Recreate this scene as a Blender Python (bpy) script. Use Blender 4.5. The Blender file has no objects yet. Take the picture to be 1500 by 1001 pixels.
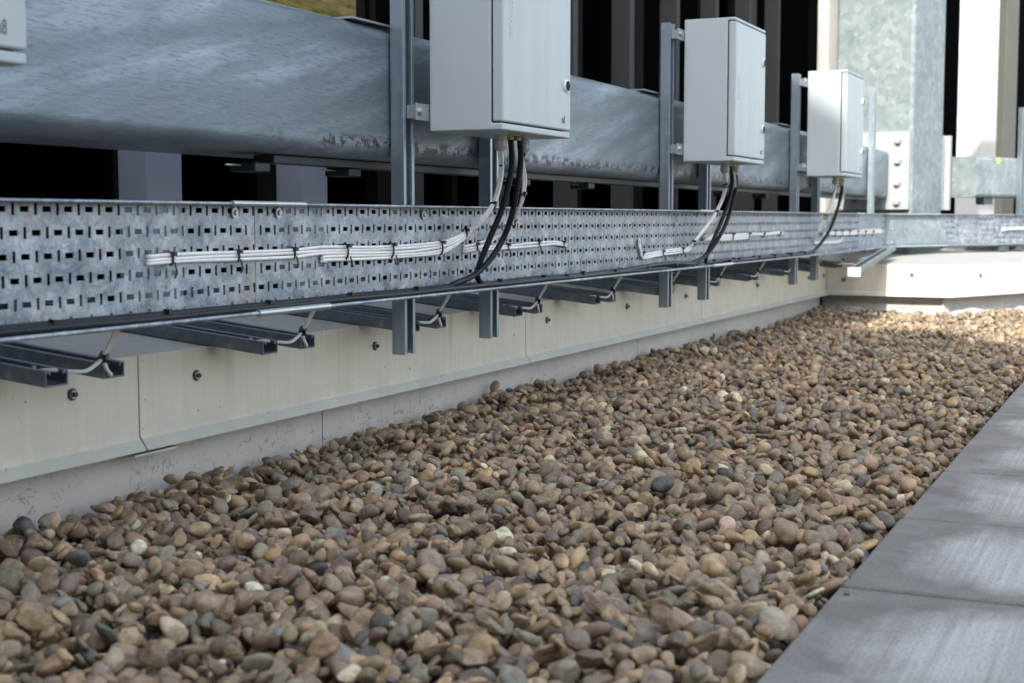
import bpy, math, random
import numpy as np
from mathutils import Vector, Matrix
R = math.radians
S = bpy.context.scene
COL = S.collection

# ------------------------------------------------------------------ camera
# x runs along the cable tray, y towards the building, z up; the lens is the origin
YAW, PITCH, ROLL, LENS = 24.5, 4.94, 0.0, 50.0
cam_d = bpy.data.cameras.new('camera')
cam = bpy.data.objects.new('camera', cam_d); COL.objects.link(cam)
cam_d.lens = LENS; cam_d.sensor_width = 36; cam_d.clip_start = 0.05; cam_d.clip_end = 500
fw = Vector((math.cos(R(YAW))*math.cos(R(PITCH)), math.sin(R(YAW))*math.cos(R(PITCH)), -math.sin(R(PITCH))))
rt = Vector((math.sin(R(YAW)), -math.cos(R(YAW)), 0))
up = rt.cross(fw)
rt2 = rt*math.cos(R(ROLL)) + up*math.sin(R(ROLL)); up2 = rt2.cross(fw)
cam.matrix_world = Matrix(((rt2.x, up2.x, -fw.x, 0), (rt2.y, up2.y, -fw.y, 0), (rt2.z, up2.z, -fw.z, 0), (0, 0, 0, 1)))
cam_d.dof.use_dof = True; cam_d.dof.focus_distance = 2.6; cam_d.dof.aperture_fstop = 8.0
S.camera = cam
# ------------------------------------------------------------------ light
SUN_EL, SUN_AZ = 32.0, -5.0       # sun low behind the camera, nearly along the tray
w = bpy.data.worlds.new('World'); S.world = w; w.use_nodes = True
nt = w.node_tree
bg = nt.nodes['Background']; sky = nt.nodes.new('ShaderNodeTexSky')
sky.sky_type = 'NISHITA'; sky.sun_disc = False
sky.sun_elevation = R(SUN_EL); sky.sun_rotation = R(-90 + SUN_AZ)
sky.air_density = 1.0; sky.dust_density = 2.5; sky.ozone_density = 1.0
hs = nt.nodes.new('ShaderNodeHueSaturation'); hs.inputs['Saturation'].default_value = .50
nt.links.new(sky.outputs[0], hs.inputs['Color']); nt.links.new(hs.outputs[0], bg.inputs[0]); bg.inputs[1].default_value = 0.15
sl = bpy.data.lights.new('sun', 'SUN'); sl.energy = 2.0; sl.angle = R(0.5); sl.color = (1, .95, .87)
so = bpy.data.objects.new('sun', sl); COL.objects.link(so)
sdir = Vector((-math.cos(R(SUN_EL))*math.cos(R(SUN_AZ)), math.cos(R(SUN_EL))*math.sin(R(SUN_AZ)), math.sin(R(SUN_EL))))
so.rotation_euler = sdir.to_track_quat('Z', 'Y').to_euler()
S.view_settings.view_transform = 'Standard'; S.view_settings.look = 'None'
S.view_settings.exposure = 1.75; S.view_settings.gamma = 1

# ------------------------------------------------------------------ helpers
RNG = random.Random(7)
def at(px, py, Y):
    """point on the vertical plane y = Y seen at pixel (px,py) of the 1500 px photograph"""
    u = (px - 750)/2083.33; v = (500.5 - py)/2083.33
    d = fw + rt*u + up*v
    return Vector(d*(Y/d.y))
def tag(o, label=None, cat=None, group=None, kind=None):
    if label: o['label'] = label
    if cat:
        o['category'] = cat
        if not kind: o['kind'] = 'thing'
    if group: o['group'] = group
    if kind: o['kind'] = kind
    return o
def thing(name, label, cat, loc=(0, 0, 0), group=None):
    o = bpy.data.objects.new(name, None); o.empty_display_size = .05
    COL.objects.link(o); o.location = loc
    return tag(o, label, cat, group)
def wloc(o):
    v = Vector((0, 0, 0))
    while o is not None:
        v += o.location; o = o.parent
    return v
def copy_tree(o, parent=None):
    c = o.copy(); COL.objects.link(c); c.parent = parent
    for ch in list(o.children): copy_tree(ch, c)
    return c
BEND = math.atan2(-.424, .906)
class MB:
    def __init__(s, xf=None): s.v = []; s.f = []; s.xf = xf
    def add(s, vs, fs):
        n = len(s.v)
        s.v += [tuple(s.xf(Vector(p))) if s.xf else tuple(p) for p in vs]
        s.f += [tuple(i + n for i in f) for f in fs]
        return s
    def box(s, x0, x1, y0, y1, z0, z1):
        s.add([(x0,y0,z0),(x1,y0,z0),(x1,y1,z0),(x0,y1,z0),(x0,y0,z1),(x1,y0,z1),(x1,y1,z1),(x0,y1,z1)],
              [(0,3,2,1),(4,5,6,7),(0,1,5,4),(1,2,6,5),(2,3,7,6),(3,0,4,7)]); return s
    def prism(s, prof, fn, a, b):
        """closed outline prof of 2-tuples swept from a to b; fn(p, q, t) -> xyz"""
        n = len(prof)
        vs = [fn(p, q, a) for p, q in prof] + [fn(p, q, b) for p, q in prof]
        fs = [(i, (i+1) % n, n+(i+1) % n, n+i) for i in range(n)] + [tuple(range(n))[::-1], tuple(range(n, 2*n))]
        s.add(vs, fs); return s
    def tube(s, pts, r, n=8, sub=6, closed=False, raw=False):
        P = [Vector(p) for p in pts]
        if not raw: P = catmull(P, sub)
        m = len(P); rings = []; side = None
        for i, p in enumerate(P):
            if closed: t = P[(i+1) % m] - P[i-1]
            else: t = P[min(i+1, m-1)] - P[max(i-1, 0)]
            t.normalize()
            if side is None:
                side = t.cross(Vector((0, 0, 1)) if abs(t.z) < .9 else Vector((1, 0, 0)))
            side = (side - t*side.dot(t)).normalized(); b = t.cross(side)
            rings.append([p + side*(r*math.cos(2*math.pi*k/n)) + b*(r*math.sin(2*math.pi*k/n)) for k in range(n)])
        vs = [q for ring in rings for q in ring]; fs = []
        for i in range(m if closed else m-1):
            j = (i+1) % m
            for k in range(n):
                fs.append((i*n+k, i*n+(k+1) % n, j*n+(k+1) % n, j*n+k))
        if not closed: fs += [tuple(range(n))[::-1], tuple((m-1)*n+k for k in range(n))]
        s.add(vs, fs); return s
    def cyl(s, a, b, r, n=16, r2=None):
        a = Vector(a); b = Vector(b); t = (b-a).normalized()
        side = t.cross(Vector((0, 0, 1)) if abs(t.z) < .9 else Vector((1, 0, 0))).normalized(); c = t.cross(side)
        r2 = r if r2 is None else r2
        vs = [a + side*(r*math.cos(2*math.pi*k/n)) + c*(r*math.sin(2*math.pi*k/n)) for k in range(n)]
        vs += [b + side*(r2*math.cos(2*math.pi*k/n)) + c*(r2*math.sin(2*math.pi*k/n)) for k in range(n)]
        s.add(vs, [(k, (k+1) % n, n+(k+1) % n, n+k) for k in range(n)] + [tuple(range(n))[::-1], tuple(range(n, 2*n))]); return s
    def build(s, name, mat, parent=None, bevel=0, smooth=False, seg=2, solid=0, wn=False):
        off = wloc(parent) if parent else Vector((0, 0, 0))
        me = bpy.data.meshes.new(name)
        me.from_pydata([(p[0]-off.x, p[1]-off.y, p[2]-off.z) for p in s.v], [], s.f)
        o = bpy.data.objects.new(name, me); COL.objects.link(o)
        me.materials.append(mat)
        import bmesh
        b = bmesh.new(); b.from_mesh(me); bmesh.ops.recalc_face_normals(b, faces=b.faces); b.to_mesh(me); b.free()
        if smooth or bevel:
            me.polygons.foreach_set('use_smooth', [True]*len(me.polygons))
            me.set_sharp_from_angle(angle=R(40))
        if bevel:
            m = o.modifiers.new('bevel', 'BEVEL'); m.width = bevel; m.segments = seg; m.limit_method = 'ANGLE'; m.angle_limit = R(35)
            m.harden_normals = True
        if wn:
            m = o.modifiers.new('weighted', 'WEIGHTED_NORMAL'); m.mode = 'FACE_AREA'; m.weight = 100; m.keep_sharp = True
        if solid:
            m = o.modifiers.new('solid', 'SOLIDIFY'); m.thickness = solid; m.offset = -1
        if parent: o.parent = parent
        return o
def catmull(P, sub):
    if len(P) < 3: return P
    Q = [P[0]*2 - P[1]] + P + [P[-1]*2 - P[-2]]; out = []
    for i in range(1, len(Q)-2):
        a, b, c, d = Q[i-1:i+3]
        for k in range(sub):
            t = k/sub
            out.append(.5*((2*b) + (c-a)*t + (2*a-5*b+4*c-d)*t*t + (3*b-a-3*c+d)*t**3))
    out.append(P[-1]); return out

# ------------------------------------------------------------------ materials
class NT:
    def __init__(s, name, base=(.5,.5,.5), rough=.5, metal=0, spec=.5):
        s.m = bpy.data.materials.new(name); s.m.use_nodes = True
        s.t = s.m.node_tree; s.b = s.t.nodes['Principled BSDF']
        s.b.inputs['Base Color'].default_value = (*base, 1); s.b.inputs['Roughness'].default_value = rough
        s.b.inputs['Metallic'].default_value = metal; s.b.inputs['Specular IOR Level'].default_value = spec
    def n(s, t, **kw):
        x = s.t.nodes.new('ShaderNode'+t)
        for k, v in kw.items():
            if hasattr(x, k): setattr(x, k, v)
            else: x.inputs[k.replace('_', ' ')].default_value = v
        return x
    def l(s, a, b): s.t.links.new(a, b)
    def coord(s, scale=(1,1,1), rot=(0,0,0), kind='Object', loc=(0,0,0)):
        c = s.n('TexCoord'); m = s.n('Mapping'); m.inputs['Scale'].default_value = scale; m.inputs['Rotation'].default_value = rot
        m.inputs['Location'].default_value = loc
        s.l(c.outputs[kind], m.inputs[0]); return m.outputs[0]
    def noise(s, co, scale, detail=4, rough=.5, dist=0):
        x = s.n('TexNoise'); x.inputs['Scale'].default_value = scale; x.inputs['Detail'].default_value = detail
        x.inputs['Roughness'].default_value = rough; x.inputs['Distortion'].default_value = dist
        s.l(co, x.inputs['Vector']); return x.outputs['Fac']
    def ramp(s, fac, stops):
        x = s.n('ValToRGB'); e = x.color_ramp.elements
        while len(e) < len(stops): e.new(.5)
        for el, (p, c) in zip(e, stops):
            el.position = p; el.color = (*c, 1) if len(c) == 3 else c
        s.l(fac, x.inputs[0]); return x.outputs[0]
    def grey(s, fac, a, b, lo=0., hi=1.):
        x = s.n('MapRange'); x.inputs[1].default_value = a; x.inputs[2].default_value = b
        x.inputs[3].default_value = lo; x.inputs[4].default_value = hi; s.l(fac, x.inputs[0]); return x.outputs[0]
    def mix(s, fac, a, b, mode='MIX'):
        x = s.n('Mix', data_type='RGBA', blend_type=mode)
        for sock, val in ((x.inputs[0], fac), (x.inputs[6], a), (x.inputs[7], b)):
            if isinstance(val, (int, float)): sock.default_value = val
            elif isinstance(val, tuple): sock.default_value = (*val, 1)
            else: s.l(val, sock)
        return x.outputs[2]
    def math(s, op, a, b=0.):
        x = s.n('Math', operation=op)
        for sock, val in ((x.inputs[0], a), (x.inputs[1], b)):
            if isinstance(val, (int, float)): sock.default_value = val
            else: s.l(val, sock)
        return x.outputs[0]
    def col(s, c): s.l(c, s.b.inputs['Base Color'])
    def rgh(s, c): s.l(c, s.b.inputs['Roughness'])
    def bump(s, h, strength=.3, dist=.002):
        x = s.n('Bump'); x.inputs['Strength'].default_value = strength; x.inputs['Distance'].default_value = dist
        s.l(h, x.inputs['Height']); s.l(x.outputs[0], s.b.inputs['Normal'])
def z_of(m):
    g = m.n('NewGeometry'); x = m.n('SeparateXYZ'); m.l(g.outputs['Position'], x.inputs[0]); return x.outputs

def mat_galv(name, tint=(.42,.45,.50), dark=(.27,.30,.345), light=(.62,.65,.68), scale=35, metal=.55, rough=.42, warm=(.40,.36,.32), spg=.16):
    m = NT(name, metal=metal); co = m.coord()
    v = m.n('TexVoronoi'); v.inputs['Scale'].default_value = scale*2.2
    co2 = m.n('VectorMath', operation='ADD'); nz = m.n('TexNoise'); nz.inputs['Scale'].default_value = scale
    m.l(co, nz.inputs['Vector']); sc = m.n('VectorMath', operation='SCALE'); sc.inputs['Scale'].default_value = .05
    m.l(nz.outputs['Color'], sc.inputs[0]); m.l(co, co2.inputs[0]); m.l(sc.outputs[0], co2.inputs[1]); m.l(co2.outputs[0], v.inputs['Vector'])
    sep = m.n('SeparateColor'); m.l(v.outputs['Color'], sep.inputs[0])
    big = m.noise(co, scale*.35, 5, .65)
    f = m.math('ADD', m.math('MULTIPLY', sep.outputs[0], spg), m.math('MULTIPLY', big, 1.1-spg))
    c = m.ramp(f, [(.30, dark), (.52, tint), (.8, light)])
    c = m.mix(m.grey(m.noise(co, scale*.22, 4, .6, 1.5), .52, .72, 0, .55), c, warm)
    spec = m.noise(co, scale*5, 3, .7)
    c = m.mix(m.grey(spec, .62, .75, 0, .5), c, (.75, .77, .78))
    m.col(c); m.rgh(m.grey(big, .3, .7, rough-.1, rough+.14)); m.bump(f, .15, .0015)
    return m.m
GALV = mat_galv('galvanised_tray', tint=(.27,.315,.365), dark=(.10,.13,.18), light=(.60,.63,.66), warm=(.34,.295,.25), scale=62)
GALVC = mat_galv('galvanised_column', tint=(.20,.245,.255), dark=(.15,.195,.21), light=(.30,.335,.34), scale=16, metal=.05, rough=.55, warm=(.27,.30,.30), spg=.3)

def mat_strut():
    m = NT('strut_steel', metal=.75); co = m.coord()
    f = m.noise(m.coord((60, 60, 3)), 1, 4, .6); g = m.noise(co, 60, 4, .6)
    c = m.ramp(f, [(.3, (.27,.33,.38)), (.6, (.36,.43,.48)), (.8, (.48,.54,.58))])
    c = m.mix(m.grey(g, .55, .75, 0, .35), c, (.60,.64,.66))
    m.col(c); m.rgh(m.grey(g, .3, .7, .3, .45)); m.bump(g, .08, .001); return m.m
STRUT = mat_strut()
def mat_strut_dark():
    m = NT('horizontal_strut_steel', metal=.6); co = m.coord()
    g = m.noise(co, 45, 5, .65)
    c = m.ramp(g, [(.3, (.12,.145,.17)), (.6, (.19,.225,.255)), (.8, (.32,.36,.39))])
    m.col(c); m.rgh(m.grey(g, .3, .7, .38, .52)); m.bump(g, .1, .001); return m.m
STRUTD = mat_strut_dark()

def mat_beam():
    m = NT('weathered_galvanised_beam', metal=.5)
    co = m.coord(kind='Object')
    mp = m.n('Mapping'); mp.inputs['Scale'].default_value = (.9, 1, 9); m.l(m.coord(rot=(0, R(12), 0)), mp.inputs[0])
    streak = m.noise(mp.outputs[0], 1.6, 6, .6, .3)      # pale run marks slanting across the face
    fine = m.noise(m.coord((16, 16, 130)), 2.2, 5, .72, .5)                             # rolled grain along the bar
    blot = m.noise(co, 7, 6, .6)
    c = m.ramp(streak, [(.34, (.14,.18,.21)), (.5, (.195,.245,.285)), (.64, (.35,.41,.47))])
    c = m.mix(m.grey(blot, .45, .7, 0, .5), c, (.22, .25, .27))
    c = m.mix(m.grey(fine, .50, .66, 0, .65), c, (.09,.115,.14))
    c = m.mix(m.grey(m.noise(co, 120, 3, .7), .62, .78, 0, .5), c, (.36,.41,.48))
    z = z_of(m)[2]
    low = m.math('MULTIPLY', m.grey(z, .118, .126, 0, 1), m.grey(z, .136, .147, 1, 0))
    rust = m.math('MULTIPLY', low, m.grey(m.noise(m.coord((1, 1, 1)), 34, 5, .75), .49, .53, 0, 1))
    rust = m.math('MULTIPLY', rust, m.grey(m.noise(co, 3.5, 2, .5), .34, .44, 0, 1))
    rust = m.math('MULTIPLY', rust, m.grey(z_of(m)[0], 1.8, 2.0, 0, 1))
    c = m.mix(m.math('MULTIPLY', rust, .9), c, (.035, .028, .024))
    pits = m.math('MULTIPLY', m.grey(m.noise(m.coord((30, 30, 90)), 1.5, 3, .6), .66, .70, 0, 1), m.grey(m.noise(co, 3, 2, .5), .5, .6, 0, .8))
    c = m.mix(pits, c, (.10, .10, .11))
    m.col(c); m.rgh(m.grey(blot, .3, .7, .36, .50)); m.bump(fine, .3, .0015); return m.m
BEAM = mat_beam()

def mat_box():
    m = NT('enclosure_grey_paint', (.56,.585,.58), .38, spec=.28)
    co = m.coord(); f = m.noise(m.coord((30, 30, 1.2)), 1.5, 4, .6)
    c = m.mix(m.grey(f, .4, .75, 0, .12), (.49,.55,.565), (.44,.505,.525))
    c = m.mix(m.grey(m.noise(co, 9, 4, .65), .60, .8, 0, .35), c, (.42,.46,.47))
    m.col(c); m.rgh(m.grey(f, .3, .7, .3, .42)); m.bump(m.noise(co, 700, 2), .04, .0004); return m.m
BOX = mat_box()
def mat_clad():
    m = NT('cream_cladding', rough=.45); co = m.coord()
    str_ = m.noise(m.coord((55, 55, 1.1)), 1.2, 5, .65)
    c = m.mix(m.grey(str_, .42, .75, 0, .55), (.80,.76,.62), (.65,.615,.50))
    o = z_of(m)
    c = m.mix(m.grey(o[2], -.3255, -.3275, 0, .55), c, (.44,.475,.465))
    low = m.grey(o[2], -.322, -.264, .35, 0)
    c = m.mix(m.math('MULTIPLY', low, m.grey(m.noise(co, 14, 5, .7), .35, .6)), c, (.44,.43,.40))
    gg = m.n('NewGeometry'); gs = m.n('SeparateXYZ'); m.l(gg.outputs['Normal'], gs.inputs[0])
    c = m.mix(m.grey(gs.outputs[2], .7, .9, 0, .75), c, (.33,.36,.37))  # upward faces darkened in colour, standing in for shade under tray and beam
    run = m.math('MULTIPLY', m.grey(m.noise(m.coord((9, 9, .05), loc=(0.35, 0, 0)), 1.0, 2, .5), .60, .70), m.grey(o[2], -.315, -.206, 0, .6))
    c = m.mix(run, c, (.40,.34,.24))
    c = m.mix(m.grey(m.noise(co, 75, 2, .5), .715, .74, 0, .8), c, (.30,.20,.12))
    m.col(c); m.rgh(m.grey(str_, .3, .7, .38, .52)); return m.m
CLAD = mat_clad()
def mat_plinth():
    m = NT('plinth_membrane', rough=.55); co = m.coord()
    n1 = m.noise(co, 5, 4, .6)
    c = m.mix(m.grey(n1, .35, .7), (.60,.565,.52), (.52,.49,.45))
    z = z_of(m)[2]
    dirt = m.math('MULTIPLY', m.grey(m.noise(m.coord((1, 1, 1.0)), 60, 4, .75, 1.2), .56, .61), m.grey(m.noise(co, 6, 2), .38, .55))
    dirt = m.math('MULTIPLY', dirt, m.grey(z, -.34, -.38, .3, 1))
    c = m.mix(m.math('MULTIPLY', dirt, .6), c, (.25,.18,.12))
    m.col(c); return m.m
PLINTH = mat_plinth()
def simple(name, base, rough=.5, metal=0, var=.0, scale=30, spec=.5):
    m = NT(name, base, rough, metal, spec)
    if var:
        co = m.coord(); f = m.noise(co, scale, 4, .6)
        m.col(m.mix(m.grey(f, .3, .7), tuple(x*(1-var) for x in base), tuple(min(1, x*(1+var)) for x in base)))
        m.bump(f, .1, .001)
    return m.m
WHITE = simple('white_cable_jacket', (.88,.87,.84), .38, var=.08, scale=60)
BLACK = simple('black_cable_jacket', (.009,.011,.015), .45, var=.3, scale=60, spec=.3)
TIE = simple('black_nylon', (.012,.012,.013), .35)
GLAND = simple('gland_plastic', (.50,.50,.47), .45, var=.06)
GAP = simple('dark_gasket', (.03,.025,.022), .8)
ZINC = simple('zinc_fixing', (.48,.51,.52), .32, metal=.7, var=.12, scale=120)
LOCK = simple('lock_blue_black', (.006,.007,.05), .6, spec=.1)
INK = simple('sticker_ink', (.12,.105,.10), .6)
VOID = simple('painted_void_backing', (.003,.0033,.004), .9, spec=0)  # near-black colour stands in for the unlit depth behind the fins
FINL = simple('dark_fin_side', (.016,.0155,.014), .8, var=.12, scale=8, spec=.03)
FINB = simple('slate_blue_fin', (.27,.31,.38), .4, metal=.2, var=.05, scale=8)
FINW = simple('pale_fin_coating', (.55,.54,.52), .5, var=.04, scale=8)
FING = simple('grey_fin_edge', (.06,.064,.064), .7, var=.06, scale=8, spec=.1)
FINO = simple('olive_grey_fin', (.10,.105,.09), .55, var=.06, scale=8)
MEMB = simple('loose_membrane', (.50,.50,.52), .5, var=.12, scale=30)
YEL = simple('yellow_sticker', (.85,.72,.02), .5)
BUILD = simple('facade_render', (.58,.58,.57), .85, var=.1, scale=.8)  # made paler so the unseen facade bounces light onto the enclosure sides
PLATE = simple('end_plate_zinc', (.36,.39,.39), .5, var=.08, scale=20)
STRUTX = simple('dark_support_steel', (.035,.042,.046), .5, metal=.4, var=.2)
SCREW = simple('washer_rubber', (.06,.055,.05), .55, var=.2)

def mat_slab():
    m = NT('concrete_slab', rough=.9, spec=.15); co = m.coord()
    cx = m.coord(kind='Generated')
    n1 = m.noise(co, 6, 6, .65, .4)
    brush = m.noise(m.coord((2.2, 120, 3)), 1.0, 6, .72, .12)
    fine = m.noise(co, 260, 3, .6)
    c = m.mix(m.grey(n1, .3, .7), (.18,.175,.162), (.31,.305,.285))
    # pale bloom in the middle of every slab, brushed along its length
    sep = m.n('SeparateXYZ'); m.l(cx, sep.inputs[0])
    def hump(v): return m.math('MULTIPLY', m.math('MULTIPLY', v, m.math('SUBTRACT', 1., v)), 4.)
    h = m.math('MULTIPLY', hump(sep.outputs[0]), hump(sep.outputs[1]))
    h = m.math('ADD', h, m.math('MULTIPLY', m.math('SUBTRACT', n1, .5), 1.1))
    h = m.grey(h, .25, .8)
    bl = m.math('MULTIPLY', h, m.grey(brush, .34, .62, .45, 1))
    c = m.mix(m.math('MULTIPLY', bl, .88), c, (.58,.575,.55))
    c = m.mix(m.grey(fine, .52, .66, 0, .55), c, (.13,.13,.125))
    m.col(c); m.bump(m.math('ADD', m.math('MULTIPLY', fine, 1.5), brush), .55, .0016); return m.m
SLAB = mat_slab()

def mat_stone():
    m = NT('river_pebble', rough=.62); a = m.n('Attribute'); a.attribute_name = 'stone'
    g = m.n('NewGeometry'); off = m.n('VectorMath', operation='ADD')
    sc = m.n('VectorMath', operation='SCALE'); sc.inputs['Scale'].default_value = 9.0; m.l(a.outputs['Color'], sc.inputs[0])
    m.l(g.outputs['Position'], off.inputs[0]); m.l(sc.outputs[0], off.inputs[1]); co = off.outputs[0]
    n1 = m.noise(co, 55, 5, .6, .6); n2 = m.noise(co, 420, 4, .7); n3 = m.noise(co, 22, 2, .5)
    base = a.outputs['Color']
    c = m.mix(m.grey(n1, .38, .62, 0, .9), base, m.mix(1., base, (.55,.52,.50), 'MULTIPLY'))
    c = m.mix(m.grey(m.noise(co, 130, 4, .65), .56, .66, 0, .45), c, m.mix(1., base, (1.5,1.42,1.3), 'MULTIPLY'))
    vein = m.noise(co, 38, 3, .5, 2.5); c = m.mix(m.math('MULTIPLY', m.grey(vein, .492, .499, 0, 1), m.grey(vein, .501, .508, .55, 0)), c, (.42,.38,.32))
    c = m.mix(m.grey(n2, .55, .72, 0, .5), c, m.mix(1., base, (1.6,1.5,1.35), 'MULTIPLY'))
    c = m.mix(m.grey(n2, .45, .30, 0, .55), c, m.mix(1., base, (.5,.48,.46), 'MULTIPLY'))
    c = m.mix(m.grey(m.noise(co, 30, 3, .6, 1.5), .62, .66, 0, .5), c, (.30,.21,.12))     # iron staining on some
    m.col(c); m.rgh(m.grey(n3, .3, .7, .52, .75)); m.bump(m.math('ADD', n1, m.math('MULTIPLY', n2, .4)), .35, .0022)
    return m.m
STONE = mat_stone()
def mat_ground():
    m = NT('roof_membrane', rough=.8); f = m.noise(m.coord(), 3, 5, .6)
    m.col(m.mix(m.grey(f, .3, .7), (.10,.09,.08), (.17,.155,.14))); return m.m
GROUND = mat_ground()
def mat_hill():
    m = NT('dry_grass_bank', rough=1, spec=0); co = m.coord(); f = m.noise(co, 1.1, 8, .8); h = m.noise(m.coord((1, 1, 6)), 3, 4, .7)
    c = m.ramp(f, [(.40, (.010,.012,.004)), (.5, (.040,.036,.013)), (.60, (.085,.060,.038))])
    c = m.mix(m.grey(h, .5, .7, 0, .6), c, (.12,.11,.04)); m.col(c); m.bump(f, .6, .1); return m.m
HILL = mat_hill()

# ------------------------------------------------------------------ ground, pavement slabs
TOPSLAB = -.4345
g = MB().box(-60, 60, -60, 60, -.67, -.55).build('ground', GROUND); tag(g, kind='structure')
xs = [0.833, 1.253, 1.673, 2.099, 2.527, 2.938, 3.355, 3.777, 4.199, 4.621, 5.043, 5.465, 5.887, 6.309, 6.731, 7.153]
slab_lab = ['concrete paving slab nearest the camera, under the lower right corner', 'grey concrete slab at the lower picture edge, a tiny brown pebble on its corner',
 'broad concrete slab with pale brushed streaks, second from the front', 'dark concrete slab with a pale bloom on its right half', 'concrete slab with faint white rubbed rings, fourth from the front',
 'narrow looking concrete slab behind the one with white rings', 'farthest concrete slab at the right picture edge', None, None, None, None]
for i in range(15):
    x0, x1 = xs[i]+.0048, xs[i+1]-.0048
    dz = RNG.uniform(-.0005, .0005)
    mb = MB().box(x0, x1, -.09, .3355 - .0013*i, TOPSLAB-.045+dz, TOPSLAB+dz)
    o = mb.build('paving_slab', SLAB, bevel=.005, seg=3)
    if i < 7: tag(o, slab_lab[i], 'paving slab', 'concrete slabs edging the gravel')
    else: tag(o, 'plain concrete slab of the edging row beyond the right picture edge', 'paving slab', 'concrete slabs edging the gravel')
# roof build-up under the slabs
o = MB().box(-2, 5.5, -6, .315, -.55, TOPSLAB-.047).build('roof_deck', GROUND); tag(o, kind='structure')

# ------------------------------------------------------------------ parapet: cream panels over a recessed plinth
YC, YP = 1.371, 1.398            # faces of the panels and of the plinth
ZT, ZB, ZL = -.2015, -.346, -.3265
SLOPE = math.tan(R(6))
XC = 6.425                       # inside corner
YR = .828                       # outside corner where the wall turns away
joints = [-1.16, .258, 1.675, 3.087, 4.512, 5.952, XC]
def panel_profile(y_face):
    # section of a folded panel: top sheet, face, drip fold
    t = .0025; y1 = y_face + .42
    return [(y1, ZT + .42*SLOPE), (y_face, ZT), (y_face, ZL+.004), (y_face-.013, ZL-.014), (y_face-.013, ZB+.003), (y_face+.03, ZB+.002),
            (y_face+.03, ZB+.006), (y_face-.007, ZB+.009), (y_face-.008, ZL-.012), (y_face+t+.006, ZL+.004), (y_face+.05, ZT-.02), (y1, ZT+.42*SLOPE-.03)]
par = thing('parapet_wall', 'long cream panelled parapet wall under the cable tray', 'parapet', (3, YC, -.44))
for i in range(len(joints)-1):
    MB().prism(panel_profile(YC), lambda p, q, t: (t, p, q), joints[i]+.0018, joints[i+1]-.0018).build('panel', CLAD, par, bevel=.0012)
MB().box(joints[0], XC-.002, YC+.055, YC+.41, -.60, ZT-.03).build('core', PLINTH, par)
# plinth sheets (joints taken from the picture)
pj = [-1.1, .58] + [at(472, 610, YP).x, at(934, 500, YP).x, at(1147, 460, YP).x, XC-.003]
for i in range(len(pj)-1):
    MB().box(pj[i]+.0015, pj[i+1]-.0015, YP, YP+.006, -.56, ZB+.02).build('plinth_sheet', PLINTH, par)
MB().box(-1.1, XC-.003, YP+.007, YP+.02, -.56, ZB+.02).build('plinth_backing', GAP, par)
# lower corner clip under the first joint
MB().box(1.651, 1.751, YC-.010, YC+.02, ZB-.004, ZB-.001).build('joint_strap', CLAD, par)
def screw(parent, p, nrm, s=1.):
    p = Vector(p); n = Vector(nrm)
    sc = MB().cyl(p, p+n*.0025*s, .0085*s, 18).build('screw', SCREW, parent, smooth=True)
    MB().cyl(p+n*.0025*s, p+n*.0045*s, .0062*s, 16).build('washer', ZINC, sc, smooth=True)
    MB().cyl(p+n*.0045*s, p+n*.0085*s, .0038*s, 6).build('head', SCREW, sc)
    return sc
for px, py in ((105,578),(287,550),(549,507),(801,469),(918,449),(1004,434),(1109,418),(1184,407),(1206,404)):
    p = at(px, py, YC); screw(par, (p.x, YC, p.z), (0,-1,0))
# the return that faces back along the tray
ret = thing('parapet_return', 'short cream parapet return lit white by the sun at the end of the gravel', 'parapet', (XC, 1.1, -.44))
def mitre(p): return p
def ret_fn(p, q, t): return (XC + (p-0), t, q)
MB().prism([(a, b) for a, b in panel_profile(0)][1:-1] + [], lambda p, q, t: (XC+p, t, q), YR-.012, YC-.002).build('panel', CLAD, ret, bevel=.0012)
MB().box(XC+.050, XC+.055, YR+.03, YP-.002, -.56, ZB+.012).build('plinth_sheet', PLINTH, ret)
for px, py in ((1236, 410), (1336, 403)):
    u = (px-750)/2083.33; v = (500.5-py)/2083.33; d = fw+rt*u+up*v; p = d*(XC/d.x); screw(ret, (XC, p.y, p.z), (-1,0,0), 1.1)
# second stretch, turned 25 degrees
D2 = Vector((.906, -.424, 0)).normalized(); N2 = Vector((D2.y, -D2.x, 0))      # along, and outward towards the camera
def seg(origin):
    o = Vector(origin)
    return lambda p: o + D2*p.x - N2*p.y + Vector((0, 0, p.z))
P2 = (XC, YR, 0)
far = thing('parapet_wall', 'turned stretch of cream parapet at the right edge behind the sunlit gravel', 'parapet', (XC+1, YR-.4, -.44))
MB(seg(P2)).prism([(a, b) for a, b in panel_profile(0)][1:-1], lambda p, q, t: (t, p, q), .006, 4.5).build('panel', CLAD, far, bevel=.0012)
MB(seg(P2)).box(.02, 4.5, .050, .055, -.56, ZB+.012).build('plinth_sheet', PLINTH, far)
for t in (.23, .63, 1.05):
    p = Vector(P2) + D2*t + Vector((0,0,-.251)); screw(far, p, N2, 1.1)
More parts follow.
